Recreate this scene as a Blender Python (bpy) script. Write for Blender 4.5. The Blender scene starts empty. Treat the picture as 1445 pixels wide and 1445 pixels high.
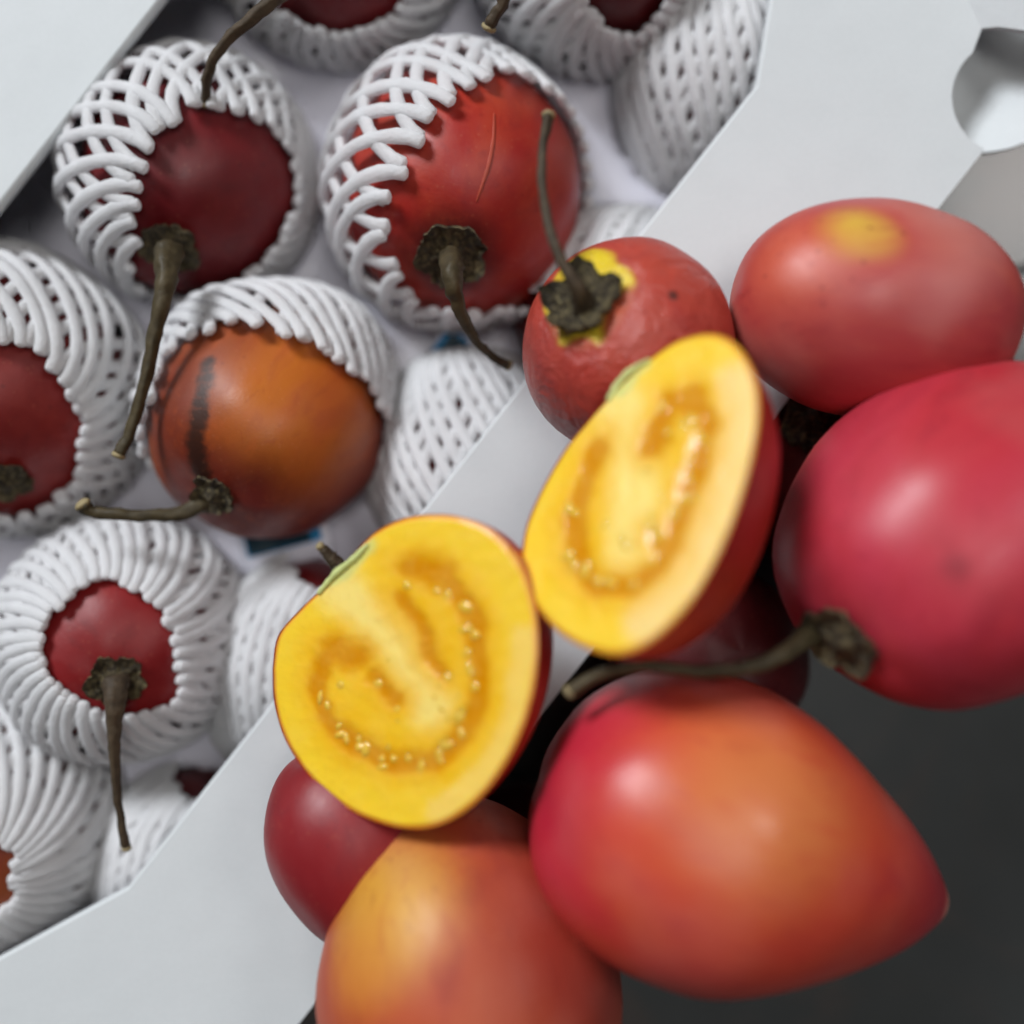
import bpy, bmesh, math, random
from mathutils import Vector, Matrix, Quaternion, noise
from mathutils.geometry import tessellate_polygon

# ------------------------------------------------------------------ camera, light, exposure
U = 0.01                      # everything below is laid out in centimetres
CAM_Z = 28.0                  # lens height over the table
LID_Z = 6.0                   # top of the carton
TAN = 0.5317                  # tan(half field of view)
FOCUS_Z = 7.8
sc = bpy.context.scene
cam_d = bpy.data.cameras.new("camera"); cam = bpy.data.objects.new("camera", cam_d)
sc.collection.objects.link(cam); sc.camera = cam
cam.location = (0, 0, CAM_Z * U)
cam_d.sensor_width = 36.0; cam_d.lens = 18.0 / TAN
cam_d.clip_start = 0.005; cam_d.clip_end = 50
cam_d.dof.use_dof = True
cam_d.dof.focus_distance = (CAM_Z - FOCUS_Z) * U
cam_d.dof.aperture_fstop = 3.0

world = bpy.data.worlds.new("World"); sc.world = world; world.use_nodes = True
bg = world.node_tree.nodes["Background"]
bg.inputs[0].default_value = (0.86, 0.90, 1.0, 1); bg.inputs[1].default_value = 0.02

def area(name, loc, target, sx, sy, power, col):
    l = bpy.data.lights.new(name, 'AREA'); l.shape = 'RECTANGLE'; l.size = sx; l.size_y = sy
    l.energy = power; l.color = col
    o = bpy.data.objects.new(name, l); sc.collection.objects.link(o)
    o.location = loc
    o.rotation_euler = (Vector(target) - Vector(loc)).to_track_quat('-Z', 'Y').to_euler()
    return o
area("window_light", (-1.40, 1.72, 1.75), (0, 0, 0.05), 0.90, 0.75, 66.0, (0.92, 0.96, 1.0))
area("ceiling_light", (0.22, 0.08, 1.75), (0, 0, 0.05), 0.60, 0.60, 5.2, (1.0, 0.98, 0.95))
area("added_glare_light", (0.80, 0.46, 1.25), (0, 0, 0.05), 0.34, 0.34, 2.3, (1.0, 0.98, 0.96))  # added lamp, placed so its reflection brightens the far right of the table

vs = sc.view_settings
vs.view_transform = 'Standard'; vs.look = 'None'; vs.exposure = 0.25; vs.gamma = 1.0
vs.use_curve_mapping = False
sc.cycles.use_denoising = True
sc.cycles.use_adaptive_sampling = True; sc.cycles.adaptive_threshold = 0.04
sc.cycles.max_bounces = 6; sc.cycles.diffuse_bounces = 3; sc.cycles.glossy_bounces = 3
sc.cycles.caustics_reflective = False; sc.cycles.caustics_refractive = False

# ------------------------------------------------------------------ helpers
rnd = random.Random(7)
def W(px, py, z):
    """centimetre position of the point at height z seen at photo position (px, py)"""
    k = (CAM_Z - z) * TAN / 722.5
    return Vector(((px - 722.5) * k, (722.5 - py) * k, z))
CAMP = Vector((0, 0, CAM_Z))
def ray(px, py):
    return Vector(((px - 722.5) / 722.5 * TAN, (722.5 - py) / 722.5 * TAN, -1.0)).normalized()
def hit(C, px, py, rho):
    """unit direction from C to where the sight line meets a sphere of radius rho (or passes it closest)"""
    d = ray(px, py); oc = CAMP - C
    b = oc.dot(d); c = oc.dot(oc) - rho * rho; disc = b * b - c
    if disc > 0: return (CAMP + d * (-b - math.sqrt(disc)) - C).normalized()
    v = CAMP + d * (-b) - C; miss = v.length - rho
    v = v.normalized() - Vector((0, 0, 0.9 * miss)); return v.normalized()
def srgb(r, g, b):
    f = lambda c: c / 12.92 if c <= 0.04045 else ((c + 0.055) / 1.055) ** 2.4
    return (f(r / 255), f(g / 255), f(b / 255), 1.0)
def smooth(a, b, x):
    t = min(1, max(0, (x - a) / (b - a))); return t * t * (3 - 2 * t)
def lerp(a, b, t): return a + (b - a) * t

def empty(name, loc, label, cat, group=None):
    o = bpy.data.objects.new(name, None); sc.collection.objects.link(o)
    o.empty_display_size = 0.01
    o.location = Vector(loc) * U
    o["label"] = label; o["category"] = cat
    if group: o["group"] = group
    return o
def mesh_obj(name, verts, faces, mat, parent=None, origin=None, rot=None, smooth_sh=True):
    """verts in cm, relative to origin (cm, world); parent's have translation only"""
    me = bpy.data.meshes.new(name)
    me.from_pydata([tuple(Vector(v) * U) for v in verts], [], faces)
    if smooth_sh:
        me.polygons.foreach_set("use_smooth", [True] * len(me.polygons))
    me.update()
    o = bpy.data.objects.new(name, me); sc.collection.objects.link(o)
    me.materials.append(mat)
    loc = Vector(origin if origin is not None else (0, 0, 0)) * U
    if parent is not None:
        o.parent = parent
        base = Vector((0, 0, 0)); p = parent
        while p is not None:
            base += p.location; p = p.parent
        loc = loc - base
    o.location = loc
    if rot is not None:
        o.rotation_mode = 'QUATERNION'; o.rotation_quaternion = rot
    return o
def tube(path, radii, sides=8, cap=True, rough=0.0, flat=1.0):
    """verts / faces of a tapered tube along path (list of Vector)"""
    n = len(path); V = []; F = []
    up = Vector((0, 0, 1))
    t0 = (path[1] - path[0]).normalized()
    if abs(t0.dot(up)) > 0.9: up = Vector((1, 0, 0))
    x = t0.cross(up).normalized()
    for i, p in enumerate(path):
        t = (path[min(i + 1, n - 1)] - path[max(i - 1, 0)]).normalized()
        x = (x - t * x.dot(t)).normalized(); y = t.cross(x)
        for k in range(sides):
            a = 2 * math.pi * k / sides
            r = radii[i]
            if rough: r *= 1 + rough * noise.noise((p + x * math.cos(a) * 2 + y * math.sin(a) * 2) * 2.3)
            V.append(p + (x * math.cos(a) + y * math.sin(a) * flat) * r)
    for i in range(n - 1):
        for k in range(sides):
            k2 = (k + 1) % sides
            F.append((i * sides + k, i * sides + k2, (i + 1) * sides + k2, (i + 1) * sides + k))
    if cap:
        F.append(tuple(range(sides - 1, -1, -1))); F.append(tuple((n - 1) * sides + k for k in range(sides)))
    return V, F
def ribbon_tube(path, normals, wid, hei, sides=8):
    n = len(path); V = []; F = []
    for i, p in enumerate(path):
        t = (path[min(i + 1, n - 1)] - path[max(i - 1, 0)]).normalized()
        y = normals[i]; x = t.cross(y).normalized(); y = x.cross(t)
        for k in range(sides):
            a = 2 * math.pi * k / sides
            V.append(p + x * math.cos(a) * wid[i] + y * math.sin(a) * hei[i])
    for i in range(n - 1):
        for k in range(sides):
            k2 = (k + 1) % sides
            F.append((i * sides + k, i * sides + k2, (i + 1) * sides + k2, (i + 1) * sides + k))
    F.append(tuple(range(sides - 1, -1, -1))); F.append(tuple((n - 1) * sides + k for k in range(sides)))
    return V, F
def spline(pts, n):
    """Catmull-Rom through tuples"""
    P = [Vector(p) if len(p) == 3 else tuple(p) for p in pts]
    m = len(pts); out = []
    for i in range(n):
        s = i / (n - 1) * (m - 1); j = min(int(s), m - 2); f = s - j
        g = lambda k: pts[min(max(k, 0), m - 1)]
        p0, p1, p2, p3 = g(j - 1), g(j), g(j + 1), g(j + 2)
        out.append(tuple(0.5 * (2 * b + (c - a) * f + (2 * a - 5 * b + 4 * c - d) * f * f + (3 * b - a - 3 * c + d) * f ** 3)
                         for a, b, c, d in zip(p0, p1, p2, p3)))
    return out

# ------------------------------------------------------------------ materials
def new_mat(name):
    m = bpy.data.materials.new(name); m.use_nodes = True
    nt = m.node_tree; b = nt.nodes["Principled BSDF"]
    return m, nt, b
def nd(nt, typ, **kw):
    n = nt.nodes.new(typ)
    for k, v in kw.items():
        if hasattr(n, k): setattr(n, k, v)
    return n
def noise_node(nt, vec, scale, detail=3, rough=0.55, dist=0.0):
    n = nt.nodes.new("ShaderNodeTexNoise")
    n.inputs["Scale"].default_value = scale; n.inputs["Detail"].default_value = detail
    n.inputs["Roughness"].default_value = rough; n.inputs["Distortion"].default_value = dist
    nt.links.new(vec, n.inputs["Vector"]); return n.outputs["Fac"]
def maprange(nt, val, a, b, c=0.0, d=1.0):
    n = nt.nodes.new("ShaderNodeMapRange"); n.interpolation_type = 'SMOOTHSTEP'
    for i, x in ((1, a), (2, b), (3, c), (4, d)): n.inputs[i].default_value = x
    nt.links.new(val, n.inputs[0]); return n.outputs[0]
def mixc(nt, fac, a, b):
    n = nt.nodes.new("ShaderNodeMix"); n.data_type = 'RGBA'
    nt.links.new(fac, n.inputs[0])
    for i, c in ((6, a), (7, b)):
        if isinstance(c, tuple): n.inputs[i].default_value = c
        else: nt.links.new(c, n.inputs[i])
    return n.outputs[2]
def mathn(nt, op, a, b):
    n = nt.nodes.new("ShaderNodeMath"); n.operation = op
    for i, c in ((0, a), (1, b)):
        if isinstance(c, (int, float)): n.inputs[i].default_value = c
        else: nt.links.new(c, n.inputs[i])
    return n.outputs[0]
def bump(nt, b, val, strength, dist):
    n = nt.nodes.new("ShaderNodeBump"); n.inputs["Strength"].default_value = strength
    n.inputs["Distance"].default_value = dist
    nt.links.new(val, n.inputs["Height"]); nt.links.new(n.outputs[0], b.inputs["Normal"])
    return n
def simple(name, col, rough, nscale=200, bstr=0.2, bdist=0.0003, var=0.08, sss=0.0, spec=0.4, detail=4):
    m, nt, b = new_mat(name)
    tc = nt.nodes.new("ShaderNodeTexCoord"); v = tc.outputs["Object"]
    f = noise_node(nt, v, nscale, detail)
    f2 = noise_node(nt, v, nscale * 0.12, 3)
    s = mathn(nt, 'ADD', mathn(nt, 'MULTIPLY', f, 0.5), mathn(nt, 'MULTIPLY', f2, 0.5))
    dk = tuple(c * (1 - var) for c in col[:3]) + (1,); lt = tuple(min(1, c * (1 + var)) for c in col[:3]) + (1,)
    nt.links.new(mixc(nt, maprange(nt, s, 0.3, 0.7), dk, lt), b.inputs["Base Color"])
    b.inputs["Roughness"].default_value = rough
    b.inputs["Specular IOR Level"].default_value = spec
    if sss:
        b.inputs["Subsurface Weight"].default_value = sss
        b.inputs["Subsurface Radius"].default_value = (1, 0.9, 0.8); b.inputs["Subsurface Scale"].default_value = 0.003
    bump(nt, b, f, bstr, bdist)
    return m

M_BOARD = simple("white_carton_board", (0.66, 0.685, 0.695, 1), 0.55, 900, 0.10, 0.0002, 0.02, spec=0.25)
M_INNER = simple("carton_inside", (0.72, 0.72, 0.80, 1), 0.35, 500, 0.08, 0.0002, 0.03)  # white board; the lilac tint of bluish shade is put into its colour
M_FOAM = simple("white_foam_net", (0.93, 0.93, 0.935, 1), 0.60, 1300, 0.6, 0.0005, 0.05, spec=0.3)
_nt = M_FOAM.node_tree; _b = _nt.nodes["Principled BSDF"]; _o = _nt.nodes["Material Output"]
_t = _nt.nodes.new("ShaderNodeBsdfTranslucent"); _t.inputs[0].default_value = (0.95, 0.94, 0.96, 1)
_m = _nt.nodes.new("ShaderNodeMixShader"); _m.inputs[0].default_value = 0.42
_nt.links.new(_b.outputs[0], _m.inputs[1]); _nt.links.new(_t.outputs[0], _m.inputs[2]); _nt.links.new(_m.outputs[0], _o.inputs[0])
M_TRAY = simple("lilac_white_tray", (0.78, 0.77, 0.86, 1), 0.25, 120, 0.15, 0.0005, 0.03)
M_STEM = simple("dried_stem", srgb(72, 59, 44), 0.65, 400, 0.6, 0.0006, 0.45, spec=0.3)
M_STEM_G = simple("olive_stem", srgb(72, 62, 42), 0.55, 400, 0.6, 0.0006, 0.4, spec=0.3)
M_CALYX = simple("dried_calyx", srgb(76, 66, 42), 0.6, 500, 0.9, 0.0008, 0.55, spec=0.3)
def calyx_mat():
    m, nt, b = new_mat("dried_calyx_fibres")
    tc = nt.nodes.new("ShaderNodeTexCoord"); v = tc.outputs["Object"]
    f = noise_node(nt, v, 420, 6, 0.7, 1.5); g = noise_node(nt, v, 1100, 4, 0.6)
    c = mixc(nt, maprange(nt, f, 0.42, 0.66), srgb(50, 40, 27), srgb(120, 106, 72))
    c = mixc(nt, maprange(nt, g, 0.56, 0.70, 0, 0.7), c, srgb(158, 146, 104))
    nt.links.new(c, b.inputs["Base Color"]); b.inputs["Roughness"].default_value = 0.65
    bump(nt, b, f, 1.0, 0.0015)
    return m
M_CALYX = calyx_mat()
M_CUT = simple("stem_cut_end", srgb(150, 135, 100), 0.7, 600, 0.5, 0.0004, 0.2)
M_TEAL = simple("dark_teal_print", srgb(28, 58, 72), 0.35, 300, 0.05, 0.0002, 0.15)
M_BLUE = simple("bright_blue_print", srgb(20, 130, 185), 0.35, 300, 0.05, 0.0002, 0.1)
M_TILE = simple("grey_table_tile", (0.075, 0.08, 0.08, 1), 0.22, 60, 0.08, 0.0003, 0.07, spec=0.7)
_nt = M_TILE.node_tree; _b = _nt.nodes["Principled BSDF"]; _tc = [n for n in _nt.nodes if n.type == 'TEX_COORD'][0]
_old = _b.inputs["Base Color"].links[0].from_socket
_nt.links.new(mixc(_nt, maprange(_nt, noise_node(_nt, _tc.outputs["Object"], 14, 5, 0.6, 0.8), 0.46, 0.66, 0, 0.8), _old, (0.115, 0.09, 0.08, 1)), _b.inputs["Base Color"])
M_GROUT = simple("dark_grout", (0.02, 0.02, 0.02, 1), 0.8, 300, 0.3, 0.0003, 0.2)

_nt = M_BOARD.node_tree; _bn = [n for n in _nt.nodes if n.type == 'BUMP'][0]; _tc = [n for n in _nt.nodes if n.type == 'TEX_COORD'][0]
_b2 = _nt.nodes.new("ShaderNodeBump"); _b2.inputs["Strength"].default_value = 0.35; _b2.inputs["Distance"].default_value = 0.002
_nt.links.new(noise_node(_nt, _tc.outputs["Object"], 22, 3, 0.5), _b2.inputs["Height"]); _nt.links.new(_b2.outputs[0], _bn.inputs["Normal"])
def fruit_mat(name, main, second, dark, patches=(), scale=38.0, bias=0.5, rough=0.30, speck=0.5, tip=None, stemc=None, half_len=3.3, bumpy=0.15, wrinkle=0.0, bloom_sheen=0.0, chain=None):
    """waxy tamarillo skin: streaky pigment of two colours, darker mottling, specks and patches (point cm local, radius cm, colour, softness)"""
    m, nt, b = new_mat(name)
    tc = nt.nodes.new("ShaderNodeTexCoord"); v = tc.outputs["Object"]
    mp = nt.nodes.new("ShaderNodeMapping"); mp.inputs["Scale"].default_value = (1, 1, 0.45)
    nt.links.new(v, mp.inputs[0]); vs_ = mp.outputs[0]
    n1 = noise_node(nt, vs_, scale, 4, 0.55, 0.6)
    n2 = noise_node(nt, vs_, scale * 3.1, 4, 0.6, 0.3)
    n3 = noise_node(nt, v, 1400, 2, 0.5)
    s = mathn(nt, 'ADD', mathn(nt, 'MULTIPLY', n1, 0.75), mathn(nt, 'MULTIPLY', n2, 0.25))
    c = mixc(nt, maprange(nt, s, bias - 0.16, bias + 0.16), main, second)
    c = mixc(nt, maprange(nt, n2, 0.52, 0.75, 0, 0.45), c, dark)
    sep = nt.nodes.new("ShaderNodeSeparateXYZ"); nt.links.new(v, sep.inputs[0])
    jz = mathn(nt, 'ADD', sep.outputs[2], mathn(nt, 'MULTIPLY', mathn(nt, 'SUBTRACT', n1, 0.5), 0.02))
    if tip is not None:
        c = mixc(nt, maprange(nt, jz, -half_len * U * 0.45, -half_len * U * 0.95, 0, 0.9), c, tip)
    if stemc is not None:
        c = mixc(nt, maprange(nt, jz, half_len * U * 0.5, half_len * U * 0.95, 0, 0.85), c, stemc)
    for (p, r, col, soft) in patches:
        vd = nt.nodes.new("ShaderNodeVectorMath"); vd.operation = 'DISTANCE'
        nt.links.new(v, vd.inputs[0]); vd.inputs[1].default_value = tuple(Vector(p) * U)
        dd = mathn(nt, 'ADD', vd.outputs["Value"], mathn(nt, 'MULTIPLY', mathn(nt, 'SUBTRACT', s, 0.5), r * U * 1.2))
        c = mixc(nt, maprange(nt, dd, r * U * (1 + soft), r * U * (1 - soft), 0, col[3]), c, col[:3] + (1,))
    mp2 = nt.nodes.new("ShaderNodeMapping"); mp2.inputs["Scale"].default_value = (1, 1, 0.16)
    nt.links.new(v, mp2.inputs[0])
    st_ = noise_node(nt, mp2.outputs[0], 330, 5, 0.65, 0.4)
    c = mixc(nt, maprange(nt, st_, 0.50, 0.72, 0, 0.30), c, second)
    c = mixc(nt, maprange(nt, st_, 0.47, 0.28, 0, 0.30), c, dark)
    if bloom_sheen:
        c = mixc(nt, maprange(nt, noise_node(nt, v, 34, 2, 0.5, 0.0), 0.46, 0.72, 0, bloom_sheen), c, srgb(206, 142, 132))  # pale blotches: waxy bloom, with its soft sheen put into the colour
    vor = nt.nodes.new("ShaderNodeTexVoronoi"); vor.inputs["Scale"].default_value = 230
    nt.links.new(v, vor.inputs["Vector"])
    sp = mathn(nt, 'MULTIPLY', maprange(nt, vor.outputs["Distance"], 0.16, 0.05, 0, speck), maprange(nt, n1, 0.45, 0.6))
    c = mixc(nt, sp, c, tuple(x * 0.55 for x in dark[:3]) + (1,))
    if chain:
        best = None
        for i_, p in enumerate(chain[0]):
            vd = nt.nodes.new("ShaderNodeVectorMath"); vd.operation = 'DISTANCE'
            nt.links.new(v, vd.inputs[0]); vd.inputs[1].default_value = tuple(Vector(p) * U)
            dv = mathn(nt, 'ADD', vd.outputs["Value"], (0.07 if i_ in (0, 14) else 0.0 if i_ > 5 else 0.04) * U * (1 + 0.6 * math.sin(i_ * 2.1)))
            best = dv if best is None else mathn(nt, 'MINIMUM', best, dv)
        best = mathn(nt, 'ADD', best, mathn(nt, 'MULTIPLY', mathn(nt, 'SUBTRACT', noise_node(nt, v, 260, 4, 0.6), 0.5), 0.0040))
        c = mixc(nt, maprange(nt, best, chain[1] * U * 1.5, chain[1] * U * 0.55, 0, chain[2][3]), c, chain[2][:3] + (1,))
    vp = nt.nodes.new("ShaderNodeTexVoronoi"); vp.inputs["Scale"].default_value = 520
    nt.links.new(v, vp.inputs["Vector"])
    c = mixc(nt, maprange(nt, vp.outputs["Distance"], 0.22, 0.08, 0, 0.09), c, srgb(214, 140, 104))
    nt.links.new(c, b.inputs["Base Color"])
    nt.links.new(maprange(nt, n2, 0.3, 0.7, rough - 0.05, rough + 0.09), b.inputs["Roughness"])
    b.inputs["Specular IOR Level"].default_value = 0.5
    h = mathn(nt, 'ADD', mathn(nt, 'MULTIPLY', n3, 0.25), mathn(nt, 'MULTIPLY', n2, 0.8))
    if wrinkle:
        h = mathn(nt, 'ADD', h, mathn(nt, 'MULTIPLY', noise_node(nt, vs_, 95, 5, 0.6, 1.5), wrinkle))
    bump(nt, b, h, bumpy, 0.0008 + 0.001 * wrinkle)
    return m

# ------------------------------------------------------------------ table
M_TABLE_ROT = math.radians(16)
tb = bpy.data.objects.new("table", None); sc.collection.objects.link(tb); tb["kind"] = "structure"
tb["label"] = "pale grey tiled table top under the carton and fruit"
def slab(name, cx, cy, hx, hy, z0, z1, rot, mat, parent, bev=0.06):
    V = []; c, s = math.cos(rot), math.sin(rot)
    for (i, z, ins) in ((0, z0, 0), (1, z1 - bev, 0), (2, z1, bev)):
        for sx, sy in ((-1, -1), (1, -1), (1, 1), (-1, 1)):
            x, y = sx * (hx - ins), sy * (hy - ins)
            V.append(Vector((x * c - y * s, x * s + y * c, z)))
    F = [(3, 2, 1, 0), (8, 9, 10, 11)]
    for i in range(2):
        for k in range(4):
            k2 = (k + 1) % 4
            F.append((i * 4 + k, i * 4 + k2, (i + 1) * 4 + k2, (i + 1) * 4 + k))
    return mesh_obj(name, V, F, mat, parent, (cx, cy, 0), smooth_sh=False)
slab("grout", 0, 0, 75, 75, -1.0, -0.12, M_TABLE_ROT, M_GROUT, tb)
sp = W(1437, 382, 0.0)                         # a joint runs through here
cr, sr = math.cos(M_TABLE_ROT), math.sin(M_TABLE_ROT)
for i in range(-2, 2):
    for j in range(-2, 2):
        lx = 10 + i * 45.0 + 22.5 ; ly = j * 45.0 + 22.5
        gx, gy = lx * cr - ly * sr, lx * sr + ly * cr
        slab("tile", sp.x + gx, sp.y + gy, 22.42, 22.42, -0.5, 0.0, M_TABLE_ROT, M_TILE, tb)

# ------------------------------------------------------------------ carton
S = 22.0 * TAN / 722.5                        # cm per photo pixel on the lid plane
E = Vector((0.617, 0.787, 0)); N = Vector((0.787, -0.617, 0))
def EN(e, n, z): return E * (e * S) + N * (n * S) + Vector((0, 0, z))
box = empty("carton", EN(-200, -400, 0), "open-windowed white cardboard fruit carton filled with net-wrapped tamarillos", "carton")

outer = [(-1330, 209), (812, 209)]
hc, hr = (894, 191), 81.0                      # thumb notch through the front edge
for k in range(0, 49):
    a = math.radians(167.5 + (282 - 167.5) * k / 48)
    a = math.radians(167.5 + (264 - 167.5 + 18) * k / 48)
    outer.append((hc[0] + hr * math.cos(a), hc[1] + hr * math.sin(a)))
outer += [(945, 101), (966, 61), (1031, -51), (1045, -300), (1045, -1060), (-1330, -1060)]
# clean the order: keep the notch anticlockwise from the front edge round to the end crease
window = [(-752, -101), (-1100, -250), (-1160, -470), (-1100, -690), (-752, -836), (686, -836), (900, -730), (930, -470), (900, -218), (686, -101)]
def offset_poly(P, d):
    out = []; n = len(P)
    cx = sum(p[0] for p in P) / n; cy = sum(p[1] for p in P) / n
    for i in range(n):
        a, b, c = P[i - 1], P[i], P[(i + 1) % n]
        n1 = Vector((b[1] - a[1], a[0] - b[0])).normalized(); n2 = Vector((c[1] - b[1], b[0] - c[0])).normalized()
        if n1.dot(Vector((b[0] - cx, b[1] - cy))) < 0: n1 = -n1
        if n2.dot(Vector((b[0] - cx, b[1] - cy))) < 0: n2 = -n2
        m = (n1 + n2).normalized(); out.append((b[0] + m.x * d / m.dot(n1), b[1] + m.y * d / m.dot(n1)))
    return out
def subdiv(P, step):
    out = []
    for i in range(len(P)):
        a, b = P[i], P[(i + 1) % len(P)]
        m = max(1, int(math.hypot(b[0] - a[0], b[1] - a[1]) / step))
        for k in range(m): out.append((lerp(a[0], b[0], k / m), lerp(a[1], b[1], k / m)))
    return out
def build_lid():
    win = window
    top = offset_poly(win, 4.5)
    polys = [[Vector((p[0], p[1], 0)) for p in outer], [Vector((p[0], p[1], 0)) for p in top]]
    tris = tessellate_polygon(polys)
    no, nw = len(outer), len(win)
    V = [EN(p[0], p[1], LID_Z) for p in outer] + [EN(p[0], p[1], LID_Z) for p in top]
    o1 = len(V)
    V += [EN(p[0], p[1], LID_Z - 0.16) for p in outer]                          # lower edge of the outer cut
    o2 = len(V)
    mid = offset_poly(win, 1.6)
    V += [EN(p[0], p[1], LID_Z - 0.035) for p in mid]
    o3 = len(V); V += [EN(p[0], p[1], LID_Z - 0.14) for p in win]
    o4 = len(V); V += [EN(p[0], p[1], LID_Z - 0.30) for p in offset_poly(win, 2.0)]
    o5 = len(V); V += [EN(p[0], p[1], LID_Z - 0.16) for p in offset_poly(win, 14.0)]
    F = [tuple(t) for t in tris]
    for k in range(no):
        k2 = (k + 1) % no; F.append((k, k2, o1 + k2, o1 + k))
    for k in range(nw):
        k2 = (k + 1) % nw
        F += [(no + k, no + k2, o2 + k2, o2 + k), (o2 + k, o2 + k2, o3 + k2, o3 + k), (o3 + k, o3 + k2, o4 + k2, o4 + k), (o4 + k, o4 + k2, o5 + k2, o5 + k)]
    tri2 = [tuple(x if x < no else x - no for x in t) for t in tris]
    for t in tris:
        F.append(tuple((o1 + x) if x < no else (o5 + x - no) for x in reversed(t)))
    C0 = EN(-200, -400, 0)
    me = mesh_obj("lid_panel", [v - C0 for v in V], F, M_BOARD, box, C0, smooth_sh=False)
    bm = bmesh.new(); bm.from_mesh(me.data); bmesh.ops.recalc_face_normals(bm, faces=bm.faces); bm.to_mesh(me.data); bm.free()
build_lid()
def prism(name, pts_top, pts_bot, mat, parent, origin):
    n = len(pts_top)
    V = [p - origin for p in pts_top] + [p - origin for p in pts_bot]
    F = [tuple(range(n)), tuple(range(2 * n - 1, n - 1, -1))] + [(k, n + k, n + (k + 1) % n, (k + 1) % n) for k in range(n)]
    o = mesh_obj(name, V, F, mat, parent, origin, smooth_sh=False)
    bm = bmesh.new(); bm.from_mesh(o.data); bmesh.ops.recalc_face_normals(bm, faces=bm.faces); bm.to_mesh(o.data); bm.free()
    return o
def wall(name, e0, n0, e1, n1, z0, z1, mat):
    pt = [(e0, n0), (e1, n0), (e1, n1), (e0, n1)]
    return prism(name, [EN(e, n, z1) for e, n in pt], [EN(e, n, z0) for e, n in pt], mat, box, EN(-200, -400, 0))
wall("front_wall", -1325, 196, 800, 205, 0.02, LID_Z - 0.17, M_BOARD)
wall("back_wall", -1325, -1055, 1005, -1046, 0.02, LID_Z - 0.17, M_BOARD)
wall("side_wall", -1325, -1045, -1316, 195, 0.02, LID_Z - 0.17, M_BOARD)
wall("side_wall", 986, -1045, 996, 60, 0.02, LID_Z - 0.17, M_BOARD)
wall("floor_panel", -1315, -1045, 985, 195, 0.03, 0.15, M_INNER)
# bent end flap beyond the crease, and the tongue that shows through the notch
def flap():
    C0 = EN(-200, -400, 0)
    P = [W(1318, -120, LID_Z), W(1366, 0, LID_Z), W(1384, 40, LID_Z), W(1410, 37, LID_Z + 0.22), W(1447, 41, LID_Z + 0.5), W(1640, 70, LID_Z + 2.0), W(1640, -120, LID_Z + 2.3)]
    P = [P[0], P[1], P[2]] + [p for p in P[3:]]
    c0, c1 = P[0], P[2]; cd = (c1 - c0).normalized(); sd = Vector((-cd.y, cd.x, 0))
    P = [Vector((p.x, p.y, LID_Z + 0.0 + 0.75 * max(0.0, abs((p - c0).dot(sd))))) if k > 2 else p for k, p in enumerate(P)]
    Q = [p - Vector((0, 0, 0.14)) for p in P]
    prism("end_flap", P, Q, M_BOARD, box, C0)
    # tongue: a strip bent down from under the lid and out again, rounded end
    V = []; F = []; cols = 41; rows = 31
    for j in range(rows):
        t = j / (rows - 1)
        n_ = lerp(60, 258, t)
        z = LID_Z - 0.28 - 0.9 * math.sin(math.pi * min(1, t * 1.02)) ** 1.1 * (1 - 0.35 * t)
        half = 84 * math.sqrt(max(0.0, 1 - max(0, (t - 0.35) / 0.65) ** 2.2)) + 8
        for i in range(cols):
            s_ = -1 + 2 * i / (cols - 1)
            V.append(EN(905 + s_ * half * (1.7 if s_ > 0 else 1.0), n_, z))
    m = len(V); V += [v - Vector((0, 0, 0.16)) for v in V]
    for j in range(rows - 1):
        for i in range(cols - 1):
            q = (j * cols + i, j * cols + i + 1, (j + 1) * cols + i + 1, (j + 1) * cols + i)
            F.append(q); F.append(tuple(m + x for x in reversed(q)))
    edge = [i for i in range(cols)] + [j * cols + cols - 1 for j in range(1, rows)] + [(rows - 1) * cols + i for i in range(cols - 2, -1, -1)] + [j * cols for j in range(rows - 2, 0, -1)]
    for k in range(len(edge)):
        a_, b_ = edge[k], edge[(k + 1) % len(edge)]; F.append((a_, b_, m + b_, m + a_))
    mesh_obj("lock_tongue", [v - C0 for v in V], F, M_BOARD, box, C0, smooth_sh=False)
flap()

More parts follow.
